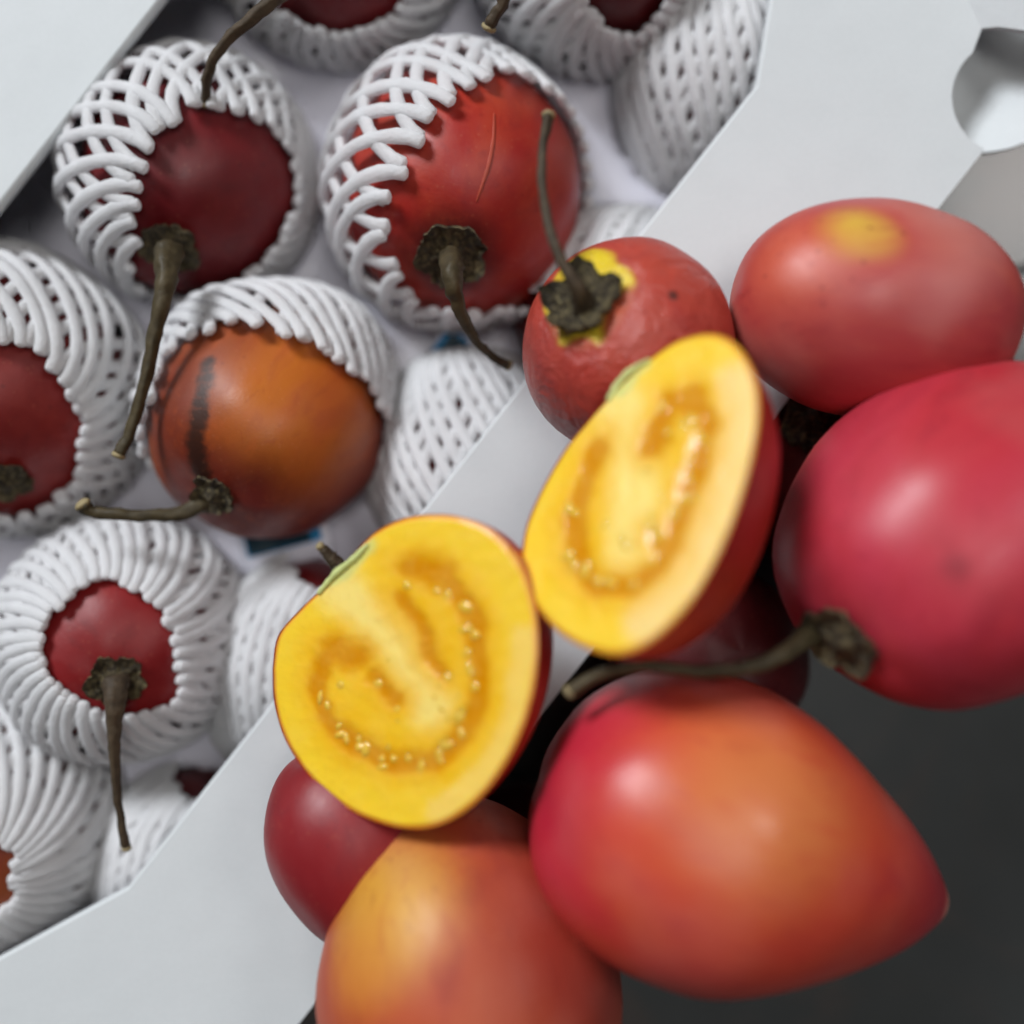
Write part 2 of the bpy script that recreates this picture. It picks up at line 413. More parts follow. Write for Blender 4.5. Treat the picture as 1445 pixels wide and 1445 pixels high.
# ------------------------------------------------------------------ fruit
class Shape:
    def __init__(s, R, L, egg=0.10, tip=0.0, dim=0.12, pw=0.92, seed=0, lump=0.03):
        s.R, s.L, s.egg, s.tip, s.dim, s.pw, s.seed, s.lump = R, L, egg, tip, dim, pw, seed, lump
        tab = []
        for i in range(181):
            r, z = s.prof(math.pi * i / 180); tab.append((math.atan2(max(r, 0), z), math.hypot(r, z)))
        s.tab = tab
    def prof(s, t):
        sn = max(0.0, math.sin(t)); c = math.cos(t)
        r = s.R * sn ** s.pw * (1 + s.egg * c) / (1 + 0.25 * s.egg ** 2)
        if s.tip: r *= 1 - 0.30 * s.tip * smooth(0.15, -1.0, c)
        z = s.L / 2 * c
        z -= s.dim * math.exp(-(t / 0.32) ** 2)
        if s.tip: z -= s.tip * 0.35 * math.exp(-((math.pi - t) / 0.26) ** 2)
        return r, z
    def rho(s, cosang):
        a = math.acos(max(-1, min(1, cosang))); tb_ = s.tab
        lo, hi = 0, len(tb_) - 1
        while hi - lo > 1:
            m = (lo + hi) // 2
            if tb_[m][0] <= a: lo = m
            else: hi = m
        a0, r0 = tb_[lo]; a1, r1 = tb_[hi]
        return r0 if a1 <= a0 else lerp(r0, r1, min(1, max(0, (a - a0) / (a1 - a0))))
    def mesh(s, rings=44, seg=56):
        V = []; F = []
        for i in range(1, rings):
            t = math.pi * i / rings
            r, z = s.prof(t)
            for k in range(seg):
                a = 2 * math.pi * k / seg
                d = Vector((math.cos(a) * r, math.sin(a) * r, z))
                q = d * 0.42 + Vector((s.seed * 7.3, s.seed * 3.1, 0))
                f = 1 + s.lump * 1.6 * noise.noise(q) + s.lump * 0.6 * noise.noise(q * 2.4) + s.lump * 0.35 * math.cos(2 * a + s.seed) * math.sin(t)
                # shallow ribs run in from the stem
                f += 0.014 * math.cos(5 * a + s.seed) * math.exp(-((t - 0.35) / 0.35) ** 2)
                V.append(Vector((d.x * f, d.y * f, d.z * (1 + 0.3 * (f - 1)))))
        V.append(Vector((0, 0, s.prof(0)[1]))); V.append(Vector((0, 0, s.prof(math.pi)[1])))
        top, bot = len(V) - 2, len(V) - 1
        for i in range(rings - 2):
            for k in range(seg):
                k2 = (k + 1) % seg
                F.append((i * seg + k, (i + 1) * seg + k, (i + 1) * seg + k2, i * seg + k2))
        for k in range(seg):
            k2 = (k + 1) % seg
            F.append((top, k, k2)); F.append((bot, (rings - 2) * seg + k2, (rings - 2) * seg + k))
        return V, F

def calyx_mesh(scale, seed, up=0.25):
    """five-lobed dried calyx sitting on the stem end (local z up, base at 0)"""
    V = []; F = []; seg = 60; R_ = random.Random(seed)
    ph = [R_.uniform(-0.2, 0.2) for _ in range(5)]; ln = [R_.uniform(0.8, 1.2) for _ in range(5)]; cu = [R_.uniform(0.3, 1.4) for _ in range(5)]
    rings = [0.0, 0.22, 0.42, 0.60, 0.76, 0.9, 1.0]
    for j, q in enumerate(rings):
        for k in range(seg):
            a = 2 * math.pi * k / seg
            w = (a / (2 * math.pi) * 5) % 5; i = int(w); lob = (w - i) - 0.5 + ph[i] * 0.3
            edge = 0.82 + 0.18 * ln[i] * max(0, 1 - (abs(lob) * 2) ** 1.3) - 0.05 * math.exp(-((abs(lob) - 0.5) / 0.05) ** 2)
            r = scale * q * edge
            z = scale * (0.34 * math.exp(-(q / 0.34) ** 2) + 0.05 + 0.16 * q ** 3 + up * cu[i] * (q ** 5) * (0.75 - abs(lob)) - 0.12 * q * q)
            z += scale * 0.05 * math.cos(15 * a + 4 * noise.noise(Vector((a, q, seed)))) * q * (1 - q * 0.5)
            z += scale * 0.13 * noise.noise(Vector((math.cos(a) * q * 4, math.sin(a) * q * 4, seed * 3.3)))
            r *= 1 + 0.16 * noise.noise(Vector((math.cos(a) * 6, math.sin(a) * 6, seed * 1.7 + q)))
            V.append(Vector((r * math.cos(a), r * math.sin(a), z)))
    m = len(V); V += [v - Vector((0, 0, scale * 0.14)) for v in V]
    nr = len(rings)
    for j in range(nr - 1):
        for k in range(seg):
            k2 = (k + 1) % seg; q = (j * seg + k, j * seg + k2, (j + 1) * seg + k2, (j + 1) * seg + k)
            F.append(q); F.append(tuple(m + x for x in reversed(q)))
    for k in range(seg):
        k2 = (k + 1) % seg; a_, b_ = (nr - 1) * seg + k, (nr - 1) * seg + k2
        F.append((b_, a_, m + a_, m + b_))
    return V, F

def quat_to(axis, roll=0.0):
    q = Vector((0, 0, 1)).rotation_difference(axis)
    return q @ Quaternion((0, 0, 1), roll)

def add_stem(root, pts, mat=None, seed=0):
    """pts: (px, py, z, radius cm) along the stem from the calyx outwards"""
    P = spline([tuple(W(p[0], p[1], p[2])) + (p[3] * 0.86,) for p in pts], 30)
    base = Vector(P[0][:3])
    path = [Vector(p[:3]) - base + Vector((noise.noise(Vector((i * .4, seed, 0))), noise.noise(Vector((i * .4, seed, 5))), 0)) * 0.035 for i, p in enumerate(P)]
    V, F = tube(path, [p[3] for p in P], 14, True, 0.30)
    for i_, v_ in enumerate(V):
        c_ = path[i_ // 14]; V[i_] = c_ + (v_ - c_) * (1 + 0.09 * math.cos((i_ % 14) * 2 * math.pi / 14 * 4 + 0.12 * (i_ // 14)) + 0.05 * math.sin((i_ // 14) * 1.9 + seed))
    st = mesh_obj("stem", V, F, mat or M_STEM, root, base)
    # cut end
    e = path[-1]; t = (path[-1] - path[-3]).normalized(); r = P[-1][3]
    V, F = tube([e - t * 0.02, e + t * 0.05, e + t * 0.09], [r * 1.12, r * 1.15, r * 0.8], 10, True, 0.3)
    mesh_obj("cut_end", V, F, M_CUT, st, base)
    return st

FR = {}
def tamarillo(key, c, z, R, L, stem_px, label, mat, egg=0.10, tip=0.3, calyx=0.0, stem=None, stem_mat=None, seed=0, axis=None, group=None, patches_px=(), pw=0.92, lump=0.03, up=0.25, chain=None):
    C = W(c[0], c[1], z)
    sh = Shape(R, L, egg, tip, seed=seed, pw=pw, lump=lump)
    A = Vector(axis).normalized() if axis is not None else hit(C, stem_px[0], stem_px[1], L / 2)
    q = quat_to(A, seed * 1.3)
    root = empty("tamarillo", C - Vector((0, 0, R)), label, "tamarillo", group)
    plist = []
    for (px, py, r, col, soft) in patches_px:
        if px == "local":
            plist.append((py, r, col, soft)); continue
        d = hit(C, px, py, R)
        for _ in range(4): d = hit(C, px, py, sh.rho(d.dot(A)))
        plist.append((q.inverted() @ (d * sh.rho(d.dot(A))), r, col, soft))
    ch = None
    if chain:
        pts_ = []
        for (px, py, _z) in spline([tuple(p) + (0,) for p in chain[0]], 15):
            d = hit(C, px, py, R)
            for _ in range(4): d = hit(C, px, py, sh.rho(d.dot(A)))
            pts_.append(q.inverted() @ (d * sh.rho(d.dot(A))))
        ch = (pts_, chain[1], chain[2])
    m = fruit_mat("skin_" + key, chain=ch, patches=plist, half_len=L / 2, **mat)
    V, F = sh.mesh()
    mesh_obj("skin", V, F, m, root, C, q)
    top = C + A * (sh.prof(0)[1])
    if calyx:
        V, F = calyx_mesh(calyx, seed + 11, up)
        mesh_obj("calyx", V, F, M_CALYX, root, top + A * 0.06, q)
    if stem:
        add_stem(root, [tuple(s_) for s_ in stem], stem_mat, seed)
    FR[key] = (C, sh, A, root)
    return root

def foam_net(key, opening, label, nst=26, seed=0, tw=0.70, slack=0.30, flare=0.10, end=2.6, warp=(0, 0), thick=0.168, axis=None, th_open=0.5, off0=0.14, skew=0.0):
    """sleeve of crossing foam strands round fruit `key`; opening is the photo outline of the hole (or an axis)"""
    C, sh, A, _ = FR[key]
    R_ = random.Random(seed * 31 + 5)
    if opening:
        dirs = []
        for (px, py) in opening:
            d = hit(C, px, py, sh.R)
            for _ in range(4):
                rr = sh.rho(d.dot(A)) + 0.1
                d = hit(C, px, py, rr)
            dirs.append(d)
        a = sum(dirs, Vector((0, 0, 0))).normalized()
        a = (a + Vector((0, 0, 0.15))).normalized()
    else:
        a = Vector(axis).normalized()
    b1 = a.cross(Vector((0.31, 0.77, 0.2))).normalized(); b2 = a.cross(b1)
    if opening:
        tab = sorted((math.atan2(d.dot(b2), d.dot(b1)), math.acos(max(-1, min(1, d.dot(a))))) for d in dirs)
        def th0(phi):
            p = (phi + math.pi) % (2 * math.pi) - math.pi
            T = [(tab[-1][0] - 2 * math.pi, tab[-1][1])] + tab + [(tab[0][0] + 2 * math.pi, tab[0][1])]
            for (x0, y0), (x1, y1) in zip(T, T[1:]):
                if x0 <= p <= x1: return lerp(y0, y1, (p - x0) / max(1e-6, x1 - x0))
            return tab[0][1]
    else:
        def th0(phi): return th_open
    root = empty("foam_net", C - Vector((0, 0, sh.R + 0.4)), label, "foam net", "white foam nets around the tamarillos in the carton")
    for layer, sg in ((0, -1), (1, 1)):
        for i in range(nst):
            f0 = 2 * math.pi * (i + 0.12 * layer + R_.uniform(-0.14, 0.14)) / nst
            f0 += warp[0] * math.sin(f0 - warp[1])
            ts = th0(f0) + R_.uniform(-0.035, 0.035) + (0.015 if layer == 0 else 0)
            steps = 24; path = []; nor = []; wid = []; hei = []
            wob = R_.uniform(0, 50)
            for k in range(steps):
                q = k / (steps - 1); th = lerp(ts, end, q)
                # the twist is slight near the gathered rim and opens out where the sleeve is stretched
                phi = f0 + sg * tw * ((th - ts) - 0.12 * (1 - math.exp(-(th - ts) / 0.12))) + skew * th
                phi += 0.035 * noise.noise(Vector((wob, th * 1.5, 0)))
                d = a * math.cos(th) + (b1 * math.cos(phi) + b2 * math.sin(phi)) * math.sin(th)
                rr = sh.rho(d.dot(A))
                off = off0 + (0.05 if layer else 0.0) + flare * math.exp(-((th - ts) / 0.16)) + slack * smooth(ts, ts + 0.9, th)
                off += 0.10 * noise.noise(d * 1.8 + Vector((seed, 0, 0))) + 0.02 * noise.noise(Vector((wob, th * 4, 9)))
                path.append(d * (rr + off)); nor.append(d)
                w = thick * (1 + 0.12 * noise.noise(Vector((wob, th * 4, 3))))
                cross = 0.5 + 0.5 * math.cos((phi - f0) * nst * 2 + (math.pi if layer else 0))
                w *= 0.93 + 0.14 * cross                       # strands swell where they are welded together
                wid.append(w); hei.append(w * 0.66)
            t = (path[0] - path[1]).normalized()
            path.insert(0, path[0] + t * 0.05); nor.insert(0, nor[0]); wid.insert(0, wid[0] * 0.6); hei.insert(0, hei[0] * 0.6)
            V, F = ribbon_tube(path, nor, wid, hei, 8)
            mesh_obj("strand", V, F, M_FOAM, root, C)
    return root

def mark(key, name, pts, wid, hei, mat):
    """a corky scar or scratch lying on the skin of fruit `key`"""
    C, sh, A, root = FR[key]; P = []; Nn = []; Wd = []
    for i, q in enumerate(spline([tuple(p) + (w,) for p, w in zip(pts, wid)], 26)):
        d = hit(C, q[0], q[1], sh.R)
        for _ in range(5): d = hit(C, q[0], q[1], sh.rho(d.dot(A)))
        P.append(d * (sh.rho(d.dot(A)) * (1 + 0.004))); Nn.append(d)
        Wd.append(max(0.008, q[2] * (1 + 0.45 * noise.noise(Vector((i * .7, 3, 1))))))
    V, F = ribbon_tube(P, Nn, Wd, [hei] * len(P), 8)
    mesh_obj(name, V, F, mat, root, C)
M_SCAR = simple("corky_scar", srgb(52, 34, 24), 0.8, 500, 1.0, 0.001, 0.5)
M_SCRATCH = simple("pale_scratch", srgb(176, 72, 52), 0.45, 300, 0.2, 0.0003, 0.1)
def rgb(*c): return srgb(*c)
def pc(r, g, b, a=1.0): return srgb(r, g, b)[:3] + (a,)

CRIMSON = dict(main=rgb(98, 14, 22), second=rgb(116, 20, 24), dark=rgb(70, 10, 18), rough=0.45)
GRP = "tamarillos in foam nets inside the carton"
tamarillo("b1", (278, 248), 3.55, 2.6, 6.4, (238, 352), "dark crimson tamarillo in a foam net, long stem hanging over the orange one", CRIMSON, calyx=0.72, seed=1, group=GRP,
          stem=[(238, 356, 6.45, 0.36), (236, 385, 6.85, 0.30), (229, 425, 7.0, 0.21), (215, 490, 6.9, 0.16), (200, 555, 6.8, 0.14), (184, 610, 6.7, 0.13), (168, 640, 6.7, 0.16)], stem_mat=M_STEM_G)
foam_net("b1", [(288, 145), (300, 160), (345, 165), (390, 195), (412, 250), (402, 300), (378, 345), (340, 385), (300, 405), (262, 412), (235, 415), (207, 400), (200, 340), (203, 280), (212, 220), (240, 185), (270, 165)],
         "foam net around the dark crimson tamarillo beside the far lid panel", seed=1, warp=(-0.30, 2.6), flare=0.14, tw=0.70, nst=31, thick=0.158)

tamarillo("b2", (655, 262), 3.7, 2.95, 7.2, (637, 358), "large red tamarillo with a pale scratch and curved stem in a wide-open net",
          dict(main=rgb(158, 34, 30), second=rgb(176, 60, 34), dark=rgb(122, 20, 26), rough=0.42, bias=0.53), calyx=0.85, seed=2, group=GRP, lump=0.02,
          patches_px=[(637, 360, 1.0, pc(70, 24, 24, 0.75), 0.4)], up=0.5,
          stem=[(637, 362, 7.0, 0.30), (638, 388, 7.6, 0.26), (645, 425, 7.4, 0.17), (660, 462, 6.9, 0.13), (685, 495, 6.3, 0.11), (716, 516, 5.8, 0.12)], stem_mat=M_STEM_G)
mark("b2", "scratch", [(697, 160), (696, 195), (690, 230), (680, 262), (672, 285)], [0.015, 0.035, 0.045, 0.035, 0.015], 0.010, M_SCRATCH)
foam_net("b2", [(720, 108), (760, 130), (800, 170), (828, 230), (828, 300), (808, 360), (770, 405), (720, 428), (650, 436), (600, 424), (570, 388), (552, 330), (550, 290), (575, 255), (600, 205), (625, 160), (670, 125)],
         "wide-open foam net around the large red tamarillo with the pale scratch", seed=2, warp=(0.30, 0.6), nst=29, thick=0.168, tw=0.72)

tamarillo("b3", (390, 588), 4.1, 2.75, 6.2, (300, 700), "orange tamarillo with a brown cracked scar, in a net at the window's middle",
          dict(main=rgb(190, 104, 28), second=rgb(180, 82, 28), dark=rgb(140, 50, 30), rough=0.42, scale=26, bias=0.56), calyx=0.55, seed=3, group=GRP, chain=([(291, 512), (288, 535), (281, 565), (277, 600), (277, 635), (283, 662), (292, 690)], 0.24, pc(40, 25, 18, 0.9)),
          patches_px=[(555, 640, 2.3, pc(112, 32, 30, 0.95), 0.55), (300, 715, 2.0, pc(104, 30, 26, 0.95), 0.55), (450, 745, 2.4, pc(108, 32, 28, 0.95), 0.5), (232, 560, 1.5, pc(112, 44, 30, 0.9), 0.6), (310, 465, 1.2, pc(130, 56, 32, 0.7), 0.6)],
          stem=[(320, 702, 5.3, 0.36), (290, 708, 5.8, 0.30), (255, 724, 6.1, 0.20), (210, 728, 6.3, 0.17), (165, 726, 6.45, 0.16), (130, 722, 6.5, 0.16), (118, 712, 6.6, 0.18)], stem_mat=M_STEM_G)
foam_net("b3", [(228, 560), (238, 505), (285, 474), (340, 462), (400, 478), (450, 502), (500, 534), (530, 575), (545, 620), (545, 670), (530, 740), (450, 790), (380, 800), (300, 790), (220, 740), (205, 640)],
         "foam net pulled back from the orange scarred tamarillo", seed=3, nst=37, end=2.5, flare=0.10, tw=0.5, slack=0.5, thick=0.16)

tamarillo("b4", (5, 545), 3.7, 3.05, 6.8, (8, 682), "red tamarillo cut off by the photo's edge, in a net beside the orange one",
          dict(main=rgb(122, 26, 26), second=rgb(140, 34, 28), dark=rgb(96, 16, 20), rough=0.45), calyx=0.6, seed=4, group=GRP)
foam_net("b4", [(10, 480), (40, 490), (70, 520), (95, 560), (107, 600), (105, 650), (85, 688), (55, 712), (0, 725), (-60, 715), (-100, 650), (-100, 560), (-60, 500)],
         "loose foam net around the red tamarillo cut off by the photo's edge", seed=4, nst=32, slack=0.4, tw=0.8, thick=0.158)

tamarillo("b5", (178, 890), 3.5, 2.5, 6.2, (163, 962), "dark red tamarillo in a small net opening, thin straight stem hanging to the carton edge",
          dict(main=rgb(124, 20, 24), second=rgb(138, 26, 26), dark=rgb(96, 14, 20), rough=0.45), calyx=0.66, seed=5, group=GRP,
          stem=[(163, 962, 6.5, 0.36), (163, 990, 6.8, 0.28), (161, 1030, 6.8, 0.17), (163, 1085, 6.6, 0.12), (168, 1145, 6.4, 0.10), (178, 1195, 6.2, 0.11)])
foam_net("b5", [(140, 818), (180, 830), (215, 850), (240, 890), (249, 940), (247, 985), (215, 998), (150, 1003), (100, 980), (70, 953), (60, 915), (68, 880), (95, 850), (120, 825)],
         "foam net with a small round opening around the dark red tamarillo with the straight stem", seed=5, nst=40, slack=0.35, flare=0.04, tw=0.46, thick=0.148)

tamarillo("b6", (-5, 1150), 3.0, 2.75, 6.4, (-40, 1240), "orange-brown tamarillo mostly hidden in its net at the carton's cut corner",
          dict(main=rgb(128, 62, 26), second=rgb(140, 48, 24), dark=rgb(90, 30, 18), rough=0.45), seed=6, group=GRP)
foam_net("b6", [(0, 1188), (14, 1200), (18, 1240), (12, 1270), (0, 1285), (-50, 1290), (-80, 1240), (-50, 1190)],
         "foam net with dark diamond holes by the carton's cut corner", seed=6, nst=37, slack=0.25, flare=0.04, tw=0.5, thick=0.152)

tamarillo("b7", (487, -105), 3.6, 2.75, 6.6, (400, -40), "dark red tamarillo at the photo's upper edge between two nets", CRIMSON, seed=7, group=GRP,
          stem=[(415, -40, 6.6, 0.34), (395, -8, 7.2, 0.22), (360, 22, 7.3, 0.15), (325, 52, 7.1, 0.13), (300, 85, 6.9, 0.12), (291, 115, 6.6, 0.12), (289, 145, 6.3, 0.10)])
foam_net("b7", [(395, -5), (412, 20), (450, 36), (510, 34), (550, 20), (570, -10), (580, -80), (540, -160), (460, -170), (400, -100)],
         "foam net at the upper edge, whose tamarillo's stem hangs into the next net", seed=7, nst=35, slack=0.25, tw=0.5, thick=0.155)

tamarillo("b8", (852, -85), 3.6, 2.8, 6.6, (800, -120), "nearly black-red tamarillo in a net at the upper edge by the lid's end", dict(main=rgb(66, 12, 18), second=rgb(92, 16, 20), dark=rgb(44, 8, 14), rough=0.42), seed=8, group=GRP,
          stem=[(800, -100, 6.6, 0.3), (760, -70, 7.4, 0.18), (725, -25, 7.5, 0.15), (706, 10, 7.3, 0.14), (690, 38, 7.1, 0.16)])
foam_net("b8", [(822, -4), (842, 16), (880, 45), (912, 32), (930, 5), (938, -60), (900, -150), (830, -150), (808, -60)],
         "foam net around the nearly black-red tamarillo at the upper edge", seed=8, nst=35, slack=0.25, tw=0.5, thick=0.155)

DK = dict(main=rgb(100, 20, 24), second=rgb(118, 26, 26), dark=rgb(76, 12, 18), rough=0.45)
HT = 0.152
def hidden(key, c, z, R, axis, lab_f, lab_n, seed, th=0.55, nst=38, end=2.6, tw=0.44, L=5.4):
    tamarillo(key, c, z, R, L, None, lab_f, DK, seed=seed, axis=axis, group=GRP)
    foam_net(key, None, lab_n, seed=seed, axis=axis, th_open=th, nst=nst, end=end, tw=tw, thick=HT, slack=0.15)
hidden("b9", (1008, 140), 2.65, 2.3, (0.12, 0.9, 0.42), "red tamarillo glimpsed through the net by the lid's angled end corner", "closed foam net with rows of small dark holes by the lid's angled end corner", 9, th=0.35)
hidden("b10", (862, 430), 2.7, 2.15, (-0.62, -0.55, 0.25), "dark red tamarillo peeping out between the lid edge and the big calyx fruit", "shaded foam net between the large red tamarillo and the lid edge", 10, th=0.75, L=5.2)
hidden("b11", (668, 655), 2.9, 2.35, (0.05, -0.95, 0.15), "red tamarillo hidden in the low net beside the lid edge", "low foam net with vertical strands beside the orange tamarillo and the lid edge", 11, L=6.2)
hidden("b12", (425, 940), 2.7, 2.15, (0.42, 0.88, 0.15), "red tamarillo hidden in the low net behind the cut half", "low foam net with slanting holes behind the left cut half", 12, L=5.8)
hidden("b13", (262, 1215), 2.5, 2.05, (0.45, 0.86, 0.10), "red tamarillo hidden in the low net by the thin stem's tip", "low foam net under the thin stem's tip at the lid edge", 13, L=4.8)

# moulded tray whose cups hold the fruit
def tray():
    C0 = EN(-200, -400, 0); n1, n2 = 150, 90; V = []; F = []
    cups = [(FR[k][0], FR[k][1].R + 0.42) for k in FR]
    for j in range(n2 + 1):
        for i in range(n1 + 1):
            p = EN(lerp(-1312, 980, i / n1), lerp(-1042, 192, j / n2), 0)
            z = 2.7 + 0.25 * noise.noise(p * 0.5)
            for (c, r) in cups:
                d2 = (p.x - c.x) ** 2 + (p.y - c.y) ** 2
                if d2 < r * r: z = min(z, c.z - math.sqrt(r * r - d2))
            V.append(Vector((p.x, p.y, max(0.2, z))) - C0)
    for j in range(n2):
        for i in range(n1):
            a_ = j * (n1 + 1) + i; F.append((a_, a_ + 1, a_ + n1 + 2, a_ + n1 + 1))
    o = mesh_obj("cup_tray", V, F, M_TRAY, box, C0)
    bm = bmesh.new(); bm.from_mesh(o.data); bmesh.ops.recalc_face_normals(bm, faces=bm.faces); bm.to_mesh(o.data); bm.free()
tray()

# printed slips lying between the fruit
def slip(px, py, z, w, h, ang, label, tilt=0.2):
    C = W(px, py, z)
    root = empty("printed_slip", C, label, "printed slip")
    V = []; F = []; nx, ny = 9, 7
    for j in range(ny):
        for i in range(nx):
            x = (i / (nx - 1) - 0.5) * w; y = (j / (ny - 1) - 0.5) * h
            V.append(Vector((x * math.cos(ang) - y * math.sin(ang), x * math.sin(ang) + y * math.cos(ang), 0.12 * noise.noise(Vector((x, y, 3))) + tilt * x * 0.3)))
    for j in range(ny - 1):
        for i in range(nx - 1): F.append((j * nx + i, j * nx + i + 1, (j + 1) * nx + i + 1, (j + 1) * nx + i))
    o = mesh_obj("backing", V, F, M_INNER, root, C); sol = o.modifiers.new("thickness", 'SOLIDIFY'); sol.thickness = 0.0003; sol.offset = -1
    for nm, f0, f1, mt, dz in (("blue_band", 0.26, 0.9, M_BLUE, 0.012), ("dark_band", 0.28, 0.74, M_TEAL, 0.024)):
        Vb = [];
        for j in range(ny):
            for i in range(nx):
                u = lerp(0.08 if nm == "dark_band" else 0.06, 0.78 if nm == "dark_band" else 0.90, i / (nx - 1)); v_ = lerp(f0, f1, j / (ny - 1))
                x = (u - 0.5) * w; y = (v_ - 0.5) * h
                Vb.append(Vector((x * math.cos(ang) - y * math.sin(ang), x * math.sin(ang) + y * math.cos(ang), dz + 0.12 * noise.noise(Vector((x, y, 3))) + tilt * x * 0.3)))
        mesh_obj(nm, Vb, F, mt, root, C)
slip(400, 752, 3.1, 2.4, 1.7, 0.25, "printed slip with a dark teal band below the orange tamarillo")
slip(640, 490, 3.5, 0.9, 1.0, 0.9, "small blue printed slip below the large red tamarillo's net")

# ---- the loose pile in front
PG = "loose tamarillos piled in front of the carton"
tamarillo("p1", (890, 497), 8.05, 2.18, 4.4, (822, 425), "orange-red wrinkled tamarillo with upright stem and yellow-rimmed calyx, resting on the lid",
          dict(main=rgb(186, 74, 58), second=rgb(178, 60, 48), dark=rgb(150, 44, 44), bloom_sheen=0.15, rough=0.33, wrinkle=1.6, bumpy=0.5), egg=0.05, tip=0.1, calyx=0.78, seed=21, group=PG, up=0.6,
          patches_px=[(828, 425, 0.88, pc(228, 200, 50, 0.95), 0.10), (822, 385, 0.68, pc(226, 196, 40), 0.15), (792, 418, 0.45, pc(226, 196, 40), 0.15), (898, 452, 0.62, pc(178, 66, 50, 0.95), 0.2), (818, 512, 0.42, pc(176, 62, 50, 0.95), 0.2), (768, 478, 0.35, pc(176, 62, 50, 0.9), 0.2),
                      (950, 417, 0.10, pc(60, 26, 20, 0.9), 0.5), (760, 560, 1.2, pc(120, 44, 44, 0.5), 0.6)],
          stem=[(826, 432, 9.85, 0.26), (818, 410, 10.2, 0.19), (798, 377, 10.3, 0.13), (779, 335, 10.2, 0.115), (768, 285, 10.0, 0.10), (764, 235, 9.8, 0.095), (768, 195, 9.6, 0.10), (773, 165, 9.5, 0.125)])
tamarillo("p2", (1232, 440), 8.45, 2.16, 5.75, None, "round red tamarillo with a yellow patch on top, lying over the lid's outer edge",
          dict(main=rgb(174, 60, 64), second=rgb(190, 84, 68), dark=rgb(140, 34, 48), bloom_sheen=0.5, rough=0.42, scale=30, bias=0.55), axis=(0.96, -0.12, -0.1), egg=0.02, tip=0.0, seed=22, group=PG, pw=0.80, lump=0.025,
          patches_px=[(1205, 322, 0.55, pc(216, 178, 66, 0.9), 0.75), (1240, 335, 0.4, pc(208, 150, 70, 0.7), 0.8), (1120, 360, 0.9, pc(204, 92, 60, 0.7), 0.7)])
tamarillo("p3", (1362, 738), 9.2, 3.08, 8.0, (1185, 905), "big pink-red tamarillo whose pale stem reaches over to the pointed one",
          dict(main=rgb(192, 58, 76), second=rgb(184, 44, 54), dark=rgb(146, 28, 48), bloom_sheen=0.12, rough=0.41, scale=26), egg=0.06, tip=0.2, calyx=0.75, seed=23, group=PG, lump=0.02,
          patches_px=[(1110, 680, 1.2, pc(190, 70, 40, 0.7), 0.7), (1350, 800, 0.2, pc(110, 18, 34, 0.5), 0.8)],
          stem=[(1180, 895, 9.4, 0.36), (1150, 893, 10.1, 0.30), (1110, 920, 10.7, 0.20), (1060, 940, 10.9, 0.16), (990, 947, 11.0, 0.13), (910, 940, 11.0, 0.12), (850, 950, 10.9, 0.12), (805, 975, 10.8, 0.14)], stem_mat=M_STEM_G)
tamarillo("p4", (1038, 1184), 9.4, 2.95, 8.15, None, "big orange-red tamarillo with a pointed pale tip, nearest the dark table",
          dict(main=rgb(202, 78, 50), second=rgb(192, 54, 46), dark=rgb(170, 42, 50), bloom_sheen=0.15, rough=0.33, scale=24, tip=rgb(160, 30, 48)[:3] + (1,), stemc=rgb(190, 34, 62)), axis=(-0.94, 0.31, 0.05), egg=0.15, tip=0.80, seed=24, group=PG, lump=0.015,
          patches_px=[(1085, 1130, 1.4, pc(212, 128, 70, 0.75), 0.7), ("local", (0, 0, -4.35), 0.5, pc(232, 165, 145, 0.95), 0.5)])
tamarillo("p5", (660, 1372), 8.7, 3.0, 6.8, None, "orange tamarillo with a golden flank, cut off by the photo's lower edge",
          dict(main=rgb(186, 84, 36), second=rgb(168, 60, 36), dark=rgb(132, 38, 32), bloom_sheen=0.15, rough=0.48, scale=26), axis=(0.2, -0.9, 0.25), egg=0.05, tip=0.2, seed=25, group=PG, lump=0.02,
          patches_px=[(540, 1275, 1.2, pc(214, 160, 56, 0.85), 0.7), (500, 1360, 0.8, pc(206, 128, 50, 0.6), 0.7), (830, 1320, 2.0, pc(146, 42, 36, 0.85), 0.6)])
tamarillo("p6", (508, 1190), 7.75, 1.85, 4.6, None, "small dark red tamarillo on the lid, half under the cut half",
          dict(main=rgb(130, 30, 36), second=rgb(142, 34, 38), dark=rgb(108, 22, 34), rough=0.42), axis=(-0.3, 0.9, 0.1), egg=0.05, tip=0.1, seed=26, group=PG)
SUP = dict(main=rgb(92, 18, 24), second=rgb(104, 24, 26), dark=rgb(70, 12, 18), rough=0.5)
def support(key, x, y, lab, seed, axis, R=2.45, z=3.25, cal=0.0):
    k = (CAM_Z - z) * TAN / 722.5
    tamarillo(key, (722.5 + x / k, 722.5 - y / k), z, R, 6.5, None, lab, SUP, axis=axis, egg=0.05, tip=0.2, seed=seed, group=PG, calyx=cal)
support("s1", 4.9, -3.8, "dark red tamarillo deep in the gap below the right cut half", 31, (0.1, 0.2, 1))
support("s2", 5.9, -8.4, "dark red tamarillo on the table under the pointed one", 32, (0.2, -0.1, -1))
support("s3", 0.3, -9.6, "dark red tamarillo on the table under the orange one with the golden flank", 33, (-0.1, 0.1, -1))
support("s4", 8.15, 0.65, "dark tamarillo with its calyx showing in the gap under the pink-red one", 34, (-1.2, 1.42, 2.6), cal=0.95, z=3.7)

